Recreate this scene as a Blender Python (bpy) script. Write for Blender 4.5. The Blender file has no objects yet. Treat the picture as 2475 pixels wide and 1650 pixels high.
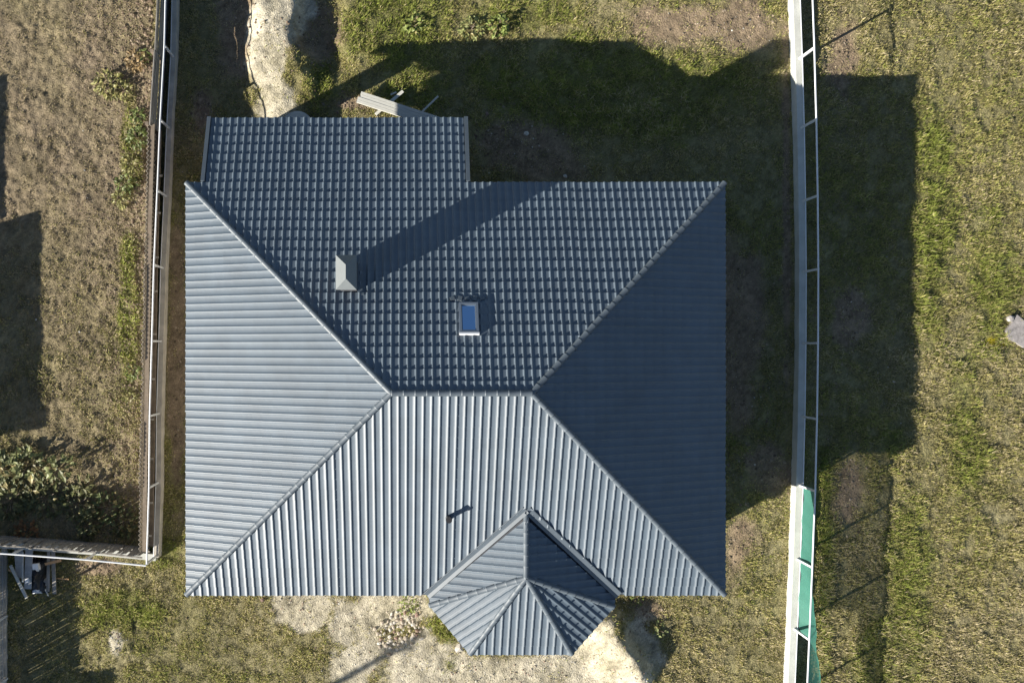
import bpy, math, random
import numpy as np
from mathutils import Vector, Matrix

random.seed(7)
RNG = np.random.default_rng(11)
SC = bpy.context.scene
COL = SC.collection
R = math.radians

# ------------------------------------------------------------------ camera, sky, sun, exposure
H = 32.1            # drone height over the ground (m)
F = 2440.0          # focal length in photo pixels
NX, NY = 970.0, 840.0   # nadir in photo pixels
cam = bpy.data.cameras.new('camera')
co = bpy.data.objects.new('camera', cam)
COL.objects.link(co)
co.location = (0, 0, H)
co.rotation_euler = (0, 0, 0)
cam.sensor_width = 36.0
cam.lens = 36.0 * F / 2475.0
cam.shift_x = (1237.5 - NX) / 2475.0
cam.shift_y = (NY - 825.0) / 2475.0
cam.clip_end = 2000
SC.camera = co

SUN_EL = math.atan(0.419)
SUN_DIR = Vector((-0.874 * math.cos(SUN_EL), -0.486 * math.cos(SUN_EL), math.sin(SUN_EL)))
world = bpy.data.worlds.new("World")
SC.world = world
world.use_nodes = True
wn = world.node_tree.nodes
bg = wn['Background']
sky = wn.new('ShaderNodeTexSky')
sky.sky_type = 'NISHITA'
sky.sun_disc = False
sky.sun_elevation = SUN_EL
sky.sun_rotation = math.atan2(SUN_DIR.x, SUN_DIR.y)
sky.altitude = 100
sky.air_density = 1.0
sky.dust_density = 0.6
sky.ozone_density = 2.0
bg.inputs['Strength'].default_value = 0.05
world.node_tree.links.new(sky.outputs['Color'], bg.inputs['Color'])

sl = bpy.data.lights.new('sun', 'SUN')
sl.energy = 5.0
sl.angle = R(0.5)
sl.color = (1.0, 0.93, 0.82)
so = bpy.data.objects.new('sun', sl)
COL.objects.link(so)
so.location = (-20, -12, 20)
so.rotation_euler = (-SUN_DIR).to_track_quat('-Z', 'Y').to_euler()

SC.view_settings.view_transform = 'Standard'
SC.view_settings.look = 'None'
SC.view_settings.exposure = 1.28
SC.view_settings.gamma = 1.0
SC.view_settings.use_curve_mapping = False

# ------------------------------------------------------------------ helpers
def W(sx, sy, z=0.0):
    """world point at height z seen at photo pixel (sx, sy)"""
    k = (H - z) / F
    return Vector(((sx - NX) * k, (NY - sy) * k, z))

ORG = {}
def link(o, parent=None):
    COL.objects.link(o)
    if parent is not None:
        o.parent = parent
    return o

def tag(o, label=None, cat=None, group=None, kind=None):
    if label: o['label'] = label
    if cat: o['category'] = cat
    if group: o['group'] = group
    if kind: o['kind'] = kind
    return o

def thing(name, loc, label, cat, group=None):
    o = bpy.data.objects.new(name, None)
    o.empty_display_size = 0.2
    link(o)
    o.location = loc
    ORG[o.name] = Vector(loc)
    return tag(o, label, cat, group)

class MB:
    def __init__(s):
        s.v = []; s.f = []
    def add(s, vs, fs):
        b = len(s.v)
        s.v += [tuple(p) for p in vs]
        s.f += [tuple(i + b for i in f) for f in fs]
        return s
    def box(s, c, d, rz=0.0, rot=None):
        c = Vector(c); m = rot if rot is not None else Matrix.Rotation(rz, 3, 'Z')
        vs = []
        for dz in (-1, 1):
            for dx, dy in ((-1, -1), (1, -1), (1, 1), (-1, 1)):
                vs.append(c + m @ Vector((dx * d[0] / 2, dy * d[1] / 2, dz * d[2] / 2)))
        return s.add(vs, [(3, 2, 1, 0), (4, 5, 6, 7), (0, 1, 5, 4), (1, 2, 6, 5), (2, 3, 7, 6), (3, 0, 4, 7)])
    def beam(s, a, b, w, h, up=(0, 0, 1)):
        a = Vector(a); b = Vector(b); x = (b - a); L = x.length; x.normalize()
        y = Vector(up).cross(x)
        if y.length < 1e-4: y = Vector((0, 1, 0)).cross(x)
        y.normalize(); z = x.cross(y)
        return s.box((a + b) / 2, (L, w, h), rot=Matrix((x, y, z)).transposed())
    def tube(s, pts, r, n=8, cap=True, r2=None):
        pts = [Vector(p) for p in pts]
        rings = []
        for i, p in enumerate(pts):
            t = (pts[min(i + 1, len(pts) - 1)] - pts[max(i - 1, 0)]).normalized()
            u = t.cross(Vector((0, 0, 1)))
            if u.length < 1e-3: u = Vector((1, 0, 0))
            u.normalize(); w = t.cross(u)
            rr = r if r2 is None else r + (r2 - r) * i / max(1, len(pts) - 1)
            rings.append([p + (u * math.cos(2 * math.pi * k / n) + w * math.sin(2 * math.pi * k / n)) * rr for k in range(n)])
        vs = [p for rg in rings for p in rg]; fs = []
        for i in range(len(pts) - 1):
            for k in range(n):
                a = i * n + k; b = i * n + (k + 1) % n
                fs.append((a, b, b + n, a + n))
        if cap:
            fs.append(tuple(range(n - 1, -1, -1)))
            fs.append(tuple((len(pts) - 1) * n + k for k in range(n)))
        return s.add(vs, fs)
    def prism(s, poly, z0, z1):
        n = len(poly)
        vs = [(p[0], p[1], z0) for p in poly] + [(p[0], p[1], z1) for p in poly]
        fs = [tuple(range(n - 1, -1, -1)), tuple(range(n, 2 * n))]
        fs += [(i, (i + 1) % n, (i + 1) % n + n, i + n) for i in range(n)]
        return s.add(vs, fs)
    def build(s, name, mat, parent=None, smooth=False):
        me = bpy.data.meshes.new(name)
        off = ORG.get(parent.name, Vector()) if parent is not None else Vector()
        o = bpy.data.objects.new(name, me)
        if parent is None and s.v:
            c = Vector((sum(p[0] for p in s.v) / len(s.v), sum(p[1] for p in s.v) / len(s.v), min(p[2] for p in s.v)))
            off = c; o.location = c
        me.from_pydata([(p[0] - off.x, p[1] - off.y, p[2] - off.z) for p in s.v], [], s.f)
        me.materials.append(mat)
        if smooth:
            me.polygons.foreach_set('use_smooth', [True] * len(me.polygons))
        me.update()
        link(o, parent)
        ORG[o.name] = off if parent is None else Vector(ORG[parent.name])
        return o

LAT = {}
def fbm(x, y, scale, oct=4, seed=0, gain=0.5):
    """numpy value noise, about -1..1"""
    tot = np.zeros_like(x, dtype=float); amp = 1.0; norm = 0.0
    for o in range(oct):
        N = 256
        key = seed * 101 + o
        if key not in LAT: LAT[key] = np.random.default_rng(key).random((N, N)) * 2 - 1
        L = LAT[key]
        fx = x * (2 ** o) / scale + 37.7 * o + 1000; fy = y * (2 ** o) / scale + 11.3 * o + 1000
        ix = np.floor(fx).astype(int); iy = np.floor(fy).astype(int)
        tx = fx - ix; ty = fy - iy
        tx = tx * tx * (3 - 2 * tx); ty = ty * ty * (3 - 2 * ty)
        ix %= N; iy %= N; jx = (ix + 1) % N; jy = (iy + 1) % N
        v = (L[ix, iy] * (1 - tx) + L[jx, iy] * tx) * (1 - ty) + (L[ix, jy] * (1 - tx) + L[jx, jy] * tx) * ty
        tot += v * amp; norm += amp; amp *= gain
    return tot / norm * 1.6

def sstep(a, b, x):
    t = np.clip((x - a) / (b - a), 0, 1)
    return t * t * (3 - 2 * t)

# ------------------------------------------------------------------ materials
def mat(name, col, rough=0.7, var=0.15, scale=6.0, spec=0.5, metallic=0.0, bump=0.0, bscale=40.0, stretch=None, col2=None, world_pos=False):
    m = bpy.data.materials.new(name); m.use_nodes = True
    nt = m.node_tree; n = nt.nodes; l = nt.links
    b = n['Principled BSDF']
    b.inputs['Roughness'].default_value = rough
    b.inputs['Specular IOR Level'].default_value = spec
    b.inputs['Metallic'].default_value = metallic
    tc = n.new('ShaderNodeTexCoord'); mp = n.new('ShaderNodeMapping')
    if world_pos:
        geo = n.new('ShaderNodeNewGeometry'); l.new(geo.outputs['Position'], mp.inputs['Vector'])
    else:
        l.new(tc.outputs['Object'], mp.inputs['Vector'])
    if stretch: mp.inputs['Scale'].default_value = stretch
    no = n.new('ShaderNodeTexNoise'); no.inputs['Scale'].default_value = scale; no.inputs['Detail'].default_value = 6
    no.inputs['Roughness'].default_value = 0.65
    l.new(mp.outputs['Vector'], no.inputs['Vector'])
    cr = n.new('ShaderNodeValToRGB')
    c2 = col2 if col2 else [min(1, c * (1 + var)) for c in col]
    c1 = [c * (1 - var) for c in col]
    cr.color_ramp.elements[0].color = (*c1, 1); cr.color_ramp.elements[0].position = 0.3
    cr.color_ramp.elements[1].color = (*c2, 1); cr.color_ramp.elements[1].position = 0.7
    l.new(no.outputs['Fac'], cr.inputs['Fac'])
    l.new(cr.outputs['Color'], b.inputs['Base Color'])
    if bump:
        n2 = n.new('ShaderNodeTexNoise'); n2.inputs['Scale'].default_value = bscale; n2.inputs['Detail'].default_value = 4
        l.new(mp.outputs['Vector'], n2.inputs['Vector'])
        bp = n.new('ShaderNodeBump'); bp.inputs['Strength'].default_value = bump; bp.inputs['Distance'].default_value = 0.02
        l.new(n2.outputs['Fac'], bp.inputs['Height']); l.new(bp.outputs['Normal'], b.inputs['Normal'])
    return m

def mat_attr(name, rough=0.9, spec=0.2, transl=0.0, noise=0.35, nscale=9.0, bump=0.0):
    m = bpy.data.materials.new(name); m.use_nodes = True
    nt = m.node_tree; n = nt.nodes; l = nt.links
    b = n['Principled BSDF']; b.inputs['Roughness'].default_value = rough; b.inputs['Specular IOR Level'].default_value = spec
    a = n.new('ShaderNodeAttribute'); a.attribute_name = 'tint'
    src = a.outputs['Color']
    if noise:
        tc = n.new('ShaderNodeTexCoord')
        no = n.new('ShaderNodeTexNoise'); no.inputs['Scale'].default_value = nscale; no.inputs['Detail'].default_value = 8; no.inputs['Roughness'].default_value = 0.75
        l.new(tc.outputs['Object'], no.inputs['Vector'])
        mr = n.new('ShaderNodeMapRange'); mr.inputs['From Min'].default_value = 0.3; mr.inputs['From Max'].default_value = 0.7
        mr.inputs['To Min'].default_value = 1 - noise; mr.inputs['To Max'].default_value = 1 + noise
        l.new(no.outputs['Fac'], mr.inputs['Value'])
        mx = n.new('ShaderNodeVectorMath'); mx.operation = 'SCALE'
        l.new(src, mx.inputs[0]); l.new(mr.outputs['Result'], mx.inputs['Scale'])
        src = mx.outputs['Vector']
        if bump:
            bp = n.new('ShaderNodeBump'); bp.inputs['Strength'].default_value = bump; bp.inputs['Distance'].default_value = 0.03
            n2 = n.new('ShaderNodeTexNoise'); n2.inputs['Scale'].default_value = 22; n2.inputs['Detail'].default_value = 6
            l.new(tc.outputs['Object'], n2.inputs['Vector'])
            l.new(n2.outputs['Fac'], bp.inputs['Height']); l.new(bp.outputs['Normal'], b.inputs['Normal'])
    l.new(src, b.inputs['Base Color'])
    if transl:
        tr = n.new('ShaderNodeBsdfTranslucent'); l.new(src, tr.inputs['Color'])
        ms = n.new('ShaderNodeMixShader'); ms.inputs[0].default_value = transl
        l.new(b.outputs[0], ms.inputs[1]); l.new(tr.outputs[0], ms.inputs[2])
        l.new(ms.outputs[0], n['Material Output'].inputs['Surface'])
    return m

M_roof = mat('coated_roof_metal', (0.070, 0.097, 0.125), rough=0.54, var=0.16, scale=1.1, spec=1.0, bump=0.12, bscale=5.0, world_pos=True)
M_trim = mat('coated_trim_metal', (0.077, 0.098, 0.119), rough=0.54, var=0.12, scale=2.0, spec=0.7, world_pos=True)
M_cap = mat('grey_cap_metal', (0.15, 0.168, 0.175), rough=0.45, var=0.05, scale=3)
M_under = mat('roof_underlay', (0.04, 0.045, 0.055), rough=0.9)
M_plaster = mat('wall_plaster', (0.55, 0.52, 0.46), rough=0.9, bump=0.2)
M_brick = mat('pillar_brick', (0.3, 0.17, 0.12), rough=0.9, bump=0.3)
M_chim = mat('chimney_cladding', (0.07, 0.075, 0.085), rough=0.6)
M_glass = mat('window_glass', (0.015, 0.02, 0.03), rough=0.03, spec=1.0, var=0.0)
M_skyglass = bpy.data.materials.new('skylight_glass'); M_skyglass.use_nodes = True
_b = M_skyglass.node_tree.nodes['Principled BSDF']
_b.inputs['Base Color'].default_value = (0.42, 0.62, 0.85, 1); _b.inputs['Roughness'].default_value = 0.04
_b.inputs['Metallic'].default_value = 1.0
M_frame = mat('skylight_frame_metal', (0.13, 0.16, 0.20), rough=0.35, var=0.05)
M_white = mat('white_window_frame', (0.75, 0.75, 0.73), rough=0.5)
M_black = mat('black_plastic', (0.02, 0.02, 0.022), rough=0.5)
M_concrete = mat('pale_concrete', (0.44, 0.45, 0.415), rough=0.9, var=0.14, scale=2.2, bump=0.25)
M_conc_old = mat('weathered_concrete', (0.42, 0.39, 0.34), rough=0.92, var=0.25, scale=2.5, bump=0.3)
M_steel = mat('galvanised_steel', (0.62, 0.64, 0.66), rough=0.4, var=0.06, spec=0.6)
M_sheet = mat('old_fibre_cement', (0.33, 0.29, 0.24), rough=0.9, var=0.3, scale=4)
M_wood_grey = mat('weathered_board', (0.24, 0.225, 0.20), rough=0.9, var=0.45, scale=3, stretch=(3, 0.6, 3))
M_wood_pale = mat('fresh_sawn_board', (0.46, 0.46, 0.42), rough=0.8, var=0.16, scale=3, stretch=(0.7, 5, 5))
M_wood_warm = mat('warm_sawn_board', (0.5, 0.3, 0.15), rough=0.8, var=0.2)
M_wood_dark = mat('brown_batten', (0.17, 0.135, 0.10), rough=0.9, var=0.3)
M_stone = mat('pale_stone', (0.44, 0.41, 0.36), rough=0.9, var=0.25, scale=9, bump=0.3)
M_tarp = mat('black_tarpaulin', (0.012, 0.014, 0.02), rough=0.45)
M_cloth = mat('white_plastic_sheet', (0.62, 0.64, 0.68), rough=0.5)
M_slate = mat('grey_sheet', (0.36, 0.36, 0.35), rough=0.85, var=0.2)
M_shed = mat('shed_cladding', (0.35, 0.3, 0.25), rough=0.9)
M_ground = mat_attr('soil_and_turf', rough=0.97, spec=0.1, noise=0.45, nscale=30.0, bump=1.0)
M_grass = mat_attr('grass_blade', rough=0.75, spec=0.25, transl=0.3, noise=0)
M_clod = mat_attr('clod', rough=0.95, spec=0.1, noise=0)
M_leaf = mat_attr('leaf', rough=0.5, spec=0.4, transl=0.25, noise=0)

M_net = bpy.data.materials.new('green_netting'); M_net.use_nodes = True
_n = M_net.node_tree.nodes; _l = M_net.node_tree.links
_p = _n['Principled BSDF']; _p.inputs['Base Color'].default_value = (0.08, 0.29, 0.23, 1); _p.inputs['Roughness'].default_value = 0.7
_t = _n.new('ShaderNodeBsdfTranslucent'); _t.inputs['Color'].default_value = (0.10, 0.34, 0.27, 1)
_ms = _n.new('ShaderNodeMixShader'); _ms.inputs[0].default_value = 0.35
_tr = _n.new('ShaderNodeBsdfTransparent'); _m2 = _n.new('ShaderNodeMixShader'); _m2.inputs[0].default_value = 0.28
_l.new(_p.outputs[0], _ms.inputs[1]); _l.new(_t.outputs[0], _ms.inputs[2])
_l.new(_ms.outputs[0], _m2.inputs[1]); _l.new(_tr.outputs[0], _m2.inputs[2])
_l.new(_m2.outputs[0], _n['Material Output'].inputs['Surface'])

# ------------------------------------------------------------------ terrain
def px(x, y):
    return x * F / H + NX, NY - y * F / H

def ell(sx, sy, lst):
    best = np.full_like(sx, -3.0, dtype=float)
    for e in lst:
        cx, cy, rx, ry = e[:4]; a = R(e[4]) if len(e) > 4 else 0.0
        dx = sx - cx; dy = sy - cy
        u = dx * math.cos(a) + dy * math.sin(a); v = -dx * math.sin(a) + dy * math.cos(a)
        best = np.maximum(best, 1 - np.sqrt((u / rx) ** 2 + (v / ry) ** 2))
    return best

SAND = [(640, 90, 46, 150), (668, 40, 62, 120), (655, 150, 52, 110), (668, 240, 50, 70), (712, 5, 62, 45),
        (735, 1470, 85, 50, 10), (940, 1470, 95, 55), (890, 1590, 110, 50, -25), (1000, 1590, 120, 70), (700, 1445, 50, 30),
        (1230, 1640, 260, 52), (1430, 1560, 100, 110), (1535, 1540, 66, 100), (1520, 1640, 60, 40),
        (280, 1548, 20, 34), (840, 1500, 60, 60)]
SOIL = [(1270, 360, 150, 85, 10), (1200, 340, 60, 60), (428, 900, 24, 430), (1790, 800, 72, 340), (1840, 1120, 110, 90, -20), (1790, 980, 70, 150),
        (2050, 760, 50, 110), (2040, 120, 56, 110), (2050, 1190, 46, 110), (1900, 470, 14, 500),
        (770, 80, 75, 110, 15), (1560, 1470, 50, 45), (580, 60, 60, 150), (490, 260, 30, 60), (850, 250, 60, 20),
        (230, 1370, 60, 25), (1700, 60, 240, 90), (1780, 1310, 70, 120, 20)]
GREEN = [(930, 60, 190, 110, -10), (1000, 190, 120, 90), (1250, 30, 170, 50), (780, 200, 60, 80), (1400, 90, 80, 30), (310, 760, 28, 220), (318, 360, 22, 160),
         (290, 1480, 110, 50), (400, 1330, 50, 40), (1500, 200, 400, 140), (1990, 1300, 20, 380), (2200, 1400, 60, 260),
         (2250, 500, 60, 350), (2400, 690, 70, 160), (2330, 1050, 60, 220), (2150, 1060, 50, 60), (2110, 1590, 60, 110), (985, 1465, 40, 16), (1075, 1510, 40, 70, -30), (1080, 1600, 40, 30)]

def zones(x, y):
    sx, sy = px(x, y)
    n1 = fbm(x, y, 1.1, 5, 1); n2 = fbm(x, y, 0.5, 4, 2); n3 = fbm(x, y, 3.5, 4, 3)
    sand = sstep(-0.08, 0.28, ell(sx, sy, SAND) + 0.42 * n1 + 0.16 * n2)
    soil = sstep(-0.1, 0.5, ell(sx, sy, SOIL) + 0.40 * n1 + 0.1 * n3)
    green = sstep(-0.2, 0.5, ell(sx, sy, GREEN) + 0.45 * n1 + 0.2 * n3)
    left = sstep(385, 360, sx) * sstep(1330, 1310, sy)       # neighbour's rough field
    green = np.maximum(green, left * np.clip(0.42 + 0.35 * n3 + 0.2 * n1, 0, 0.8) * sstep(480, 800, sy))
    right = sstep(1960, 1990, sx)                             # meadow beyond the wall
    return sx, sy, n1, n2, n3, sand, soil, green, left, right

def terrain(x, y):
    x = np.asarray(x, dtype=float); y = np.asarray(y, dtype=float)
    sx, sy = px(x, y)
    z = 0.05 * fbm(x, y, 2.6, 3, 21)
    z += -0.26 * np.exp(-((x - 3.5) / 4.5) ** 2 - ((y - 9.6) / 1.8) ** 2)
    # sand heap with a scooped out, steep east side
    wob = 0.28 * fbm(x, y, 0.9, 3, 31)
    heap = 0.60 * np.exp(-(np.abs((x + 3.92 + 1.4 * wob) / 1.0) ** 2.6) - ((y - 10.2) / 2.3) ** 2)
    scoop = -0.30 * np.exp(-(np.abs((x + 2.6 + wob * 1.6) / 0.75) ** 4) - (np.abs((y - 9.7 + wob) / 1.15) ** 3))
    z = z + heap + scoop
    # sand heap right of the bay: gentle sunny side, steep far side
    xc = np.interp(sy, [1440, 1480, 1520, 1580, 1640, 1700], [1455, 1464, 1478, 1516, 1540, 1550]) + 9 * fbm(x, y, 0.7, 3, 35)
    dx = (sx - xc) / 76.0
    z = z + 0.62 * np.where(dx < 0, np.exp(-(dx / 0.85) ** 2), np.exp(-(dx / 0.42) ** 2)) * sstep(1440, 1500, sy) * sstep(1690, 1600, sy)
    left = sstep(385, 360, sx)
    z = z + (0.014 + 0.004 * left) * fbm(x, y, 0.42, 3, 22) + (0.014 + 0.005 * left) * fbm(x, y, 0.17, 2, 23) + (0.006 + 0.010 * left) * fbm(x, y, 0.085, 1, 24)
    bump = np.exp(-((sx - 283) / 45) ** 2 - ((sy - 1555) / 40) ** 2) * 0.14
    return z + bump

def tz(x, y):
    return float(terrain(np.array([x]), np.array([y]))[0])

def make_ground():
    gx = np.concatenate([np.array([-420, -200, -90, -45, -28, -20, -16.0]), np.arange(-14.0, 20.9, 0.065), np.array([23, 27, 34, 50, 95, 200, 420.0])])
    gy = np.concatenate([np.array([-420, -200, -90, -45, -28, -20, -14.5]), np.arange(-12.0, 12.3, 0.065), np.array([14.5, 18, 25, 45, 90, 200, 420.0])])
    X, Y = np.meshgrid(gx, gy, indexing='ij')
    x = X.ravel(); y = Y.ravel()
    z = terrain(x, y)
    nx, ny = len(gx), len(gy)
    me = bpy.data.meshes.new('ground')
    me.vertices.add(nx * ny)
    me.vertices.foreach_set('co', np.stack([x, y, z], 1).ravel())
    i = np.arange(nx * ny).reshape(nx, ny)
    q = np.stack([i[:-1, :-1], i[1:, :-1], i[1:, 1:], i[:-1, 1:]], -1).reshape(-1, 4)
    me.loops.add(q.size); me.loops.foreach_set('vertex_index', q.ravel())
    me.polygons.add(len(q)); me.polygons.foreach_set('loop_start', np.arange(len(q)) * 4)
    me.polygons.foreach_set('use_smooth', np.ones(len(q), dtype=bool))
    sx, sy, n1, n2, n3, sand, soil, green, left, right = zones(x, y)
    def mixc(a, b, t): return a * (1 - t[:, None]) + np.asarray(b) * t[:, None]
    c = np.tile(np.array([0.185, 0.168, 0.08]), (len(x), 1))
    c = mixc(c, (0.215, 0.19, 0.11), np.clip(0.5 + 0.5 * n1, 0, 1) * 0.8)
    c = mixc(c, (0.185, 0.145, 0.100), left * (0.75 + 0.2 * n1))
    c = mixc(c, (0.155, 0.155, 0.055), green * 0.8)
    c = mixc(c, (0.205, 0.15, 0.108), soil * 0.78)
    c = mixc(c, (0.42, 0.383, 0.298), np.clip(sand * (0.80 + 0.22 * n2 + 0.22 * n3), 0, 1))
    c = mixc(c, (0.25, 0.21, 0.012), sstep(0, 0.5, ell(sx, sy, [(2404, 828, 34, 18)]) + 0.3 * n2))
    c = np.clip(c * (1 + 0.15 * n2 + 0.2 * fbm(x, y, 0.16, 2, 77) + RNG.uniform(-0.22, 0.22, len(x)))[:, None], 0.01, 0.9)
    out = (x < -14.1) | (x > 20.95) | (y < -12.1) | (y > 12.35)       # wide surroundings: plain turf, the grain comes from the material
    c[out] = (0.19, 0.172, 0.085)
    z[out] = 0.0
    me.vertices.foreach_set('co', np.stack([x, y, z], 1).ravel())
    a = me.attributes.new('tint', 'FLOAT_COLOR', 'POINT')
    a.data.foreach_set('color', np.concatenate([c, np.ones((len(x), 1))], 1).ravel())
    me.materials.append(M_ground)
    me.update(calc_edges=True)
    o = bpy.data.objects.new('ground', me); link(o)
    tag(o, 'rough ground of turf, brown soil and pale sand around the house', kind='structure')
make_ground()

# ------------------------------------------------------------------ house
ZE, ZR = 3.40, 6.20
TAN = (ZR - ZE) / 5.847
XW, XE = -6.106, 9.188
YS, YN = -7.012, 4.682
YM = (YS + YN) / 2
HD = (YN - YS) / 2
RW, RE = XW + HD, XE - HD
YX = 6.749
ZX = ZE - TAN * (YX - YN)
XX0, XX1 = -5.70, 1.955
house = thing('house', (1.5, YM, 0), 'single storey house with dark slate blue hipped tile roof and a pointed bay', 'house')
roof = bpy.data.objects.new('roof', bpy.data.meshes.new('roof'))
PITCH, ROWS = 0.2153, 20
STEP = math.hypot(HD, ZR - ZE) / ROWS
PROF = [(0, 0.0), (0.20, 0.0), (0.46, 0.005), (0.60, 0.013), (0.70, 0.023), (0.78, 0.029), (0.86, 0.026), (0.94, 0.010), (1.0, 0.0)]
LIFT = 0.042

def clip(poly, pl):
    """poly: list of (u,v,h); pl: convex ccw polygon in uv"""
    out = poly
    for i in range(len(pl)):
        ax, ay = pl[i]; bx, by = pl[(i + 1) % len(pl)]
        ex, ey = bx - ax, by - ay
        inp, out = out, []
        if not inp: return []
        d = [ex * (p[1] - ay) - ey * (p[0] - ax) for p in inp]
        for k in range(len(inp)):
            p, q = inp[k], inp[(k + 1) % len(inp)]
            dp, dq = d[k], d[(k + 1) % len(inp)]
            if dp >= 0: out.append(p)
            if (dp >= 0) != (dq >= 0):
                t = dp / (dp - dq)
                out.append(tuple(p[j] + (q[j] - p[j]) * t for j in range(3)))
    return out

def inside(p, pl, eps=1e-6):
    for i in range(len(pl)):
        ax, ay = pl[i]; bx, by = pl[(i + 1) % len(pl)]
        if (bx - ax) * (p[1] - ay) - (by - ay) * (p[0] - ax) < -eps: return False
    return True

def ccw(pl):
    a = sum(pl[i][0] * pl[(i + 1) % len(pl)][1] - pl[(i + 1) % len(pl)][0] * pl[i][1] for i in range(len(pl)))
    return pl if a > 0 else pl[::-1]

FULL = []          # matrices of whole tiles
CUT = MB()         # pieces cut at hips and valleys, kept as geometry
SLAB = MB()

def field(O, U, V, polys, u_off=0.0, v0=0.0, step=STEP, holes=()):
    O = Vector(O); U = Vector(U).normalized(); V = Vector(V).normalized(); N = U.cross(V)
    polys = [ccw(p) for p in polys]
    us = [p[0] for pl in polys for p in pl]; vs = [p[1] for pl in polys for p in pl]
    j0 = math.floor((min(vs) - v0) / step + 1e-6); j1 = math.ceil((max(vs) - v0) / step - 1e-6)
    i0 = math.floor((min(us) - u_off) / PITCH); i1 = math.ceil((max(us) - u_off) / PITCH)
    for j in range(j0, j1):
        for i in range(i0, i1):
            blk = i // 5; dv = ((blk * 37) % 7 - 3) * 0.004   # the sheets are five waves wide, laid a few mm out of line
            ua, va = u_off + i * PITCH, v0 + j * step + dv
            ub, vb = ua + PITCH, va + step
            if any(h[0] < (ua + ub) / 2 < h[1] and h[2] < (va + vb) / 2 < h[3] for h in holes): continue
            if all(any(inside(c, pl) for pl in polys) for c in ((ua, va), (ub, va), (ub, vb), (ua, vb), (ua + PITCH / 2, va + step / 2))):
                M = Matrix((U, V, N)).transposed().to_4x4()
                M.translation = O + U * ua + V * va
                FULL.append((M, step))
                continue
            for pl in polys:
                for k in range(len(PROF) - 1):
                    (a, ha), (b, hb) = PROF[k], PROF[k + 1]
                    a = ua + a * PITCH; b = ua + b * PITCH
                    qd = [(a, va, ha + LIFT), (b, va, hb + LIFT), (b, vb, hb), (a, vb, ha)]
                    c = clip(qd, pl)
                    if len(c) >= 3:
                        CUT.add([O + U * p[0] + V * p[1] + N * p[2] for p in c], [tuple(range(len(c)))])
                    if inside((a, va), pl) and inside((b, va), pl):
                        CUT.add([O + U * p[0] + V * p[1] + N * p[2] for p in ((a, va, -0.012), (b, va, -0.012), (b, va, hb + LIFT), (a, va, ha + LIFT))], [(0, 1, 2, 3)])

def slab(pts, t=0.10):
    pts = [Vector(p) for p in pts]
    n = (pts[1] - pts[0]).cross(pts[2] - pts[0]).normalized()
    if n.z < 0: pts = pts[::-1]; n = -n
    k = len(pts)
    vs = [p - n * 0.014 for p in pts] + [p - n * (0.014 + t) for p in pts]
    SLAB.add(vs, [tuple(range(k)), tuple(range(2 * k - 1, k - 1, -1))] + [(i, i + k, (i + 1) % k + k, (i + 1) % k) for i in range(k)])

CO = math.cos(math.atan(TAN)); SI = math.sin(math.atan(TAN))
SLEN = HD / CO
# bay geometry (bay eaves level with the main eaves)
bL = W(1039, 1462, ZE); bBL = W(1136, 1579, ZE); bBR = W(1382, 1579, ZE); bR = W(1483, 1465, ZE)
ZA = 4.60
bA = W(1273, 1396, ZA); bA.x = (bBL.x + bBR.x) / 2
bV = Vector((bA.x, YS + (ZA - ZE) / TAN, ZA))
bVL = Vector((bL.x - 0.08, YS - 0.05, ZE)); bVR = Vector((bR.x + 0.12, YS - 0.05, ZE))
# valleys end where the bay eave meets the main eave
# south slope: u east, v north/up
def s_uv(p): return (p.x - XW, (p.y - YS) / CO)
uV, vV = s_uv(bV)
EX0 = XE - XW
vH = (EX0 - uV) / HD * HD / math.cos(math.atan(TAN))
uL, vL = s_uv(Vector((bVL.x, YS, 0))); uR, vR = s_uv(Vector((bVR.x, YS, 0)))
EX = XE - XW
gap = 0.20
us_ = uV - gap * 0.2
vh = (EX - us_) / HD * SLEN
sleft = [(0, 0), (uL - gap, 0), (us_, vV + gap), (us_, vh), (EX - HD, SLEN), (HD, SLEN)]
sright = [(uR + gap, 0), (EX, 0), (us_, vh), (us_, vV + gap)]
field((XW, YS, ZE), (1, 0, 0), (0, CO, SI), [sleft, sright], u_off=0.05)
# north slope: u west (so that u x v points up), v south/up
skyl = [W(1108, 734, 5.25), W(1157, 809, 5.15)]
field((XE, YN, ZE), (-1, 0, 0), (0, -CO, SI), [[(0, 0), (EX, 0), (EX - HD, SLEN), (HD, SLEN)]], u_off=0.02)
# porch, the same slope carried further down
XL = (YX - YN) / CO
field((XE, YN, ZE), (-1, 0, 0), (0, -CO, SI), [[(XE - XX1 + 0.13, -XL), (XE - XX0 - 0.13, -XL), (XE - XX0 - 0.13, 0), (XE - XX1 + 0.13, 0)]], u_off=0.02)
# west: u south->... u = -y direction so that normal is up
DY = YN - YS
tri = [(0, 0), (DY, 0), (DY / 2, SLEN)]
field((XW, YN, ZE), (0, -1, 0), (CO, 0, SI), [tri], u_off=0.06)
field((XE, YS, ZE), (0, 1, 0), (-CO, 0, SI), [tri], u_off=0.06)
slab([(XW, YS, ZE), (XE, YS, ZE), (RE, YM, ZR), (RW, YM, ZR)])
slab([(XE, YN, ZE), (XW, YN, ZE), (RW, YM, ZR), (RE, YM, ZR)])
slab([(XW, YN, ZE), (XW, YS, ZE), (RW, YM, ZR)])
slab([(XE, YS, ZE), (XE, YN, ZE), (RE, YM, ZR)])
slab([(XX1, YX, ZX), (XX0, YX, ZX), (XX0, YN - 0.003, ZE), (XX1, YN - 0.003, ZE)])

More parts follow.
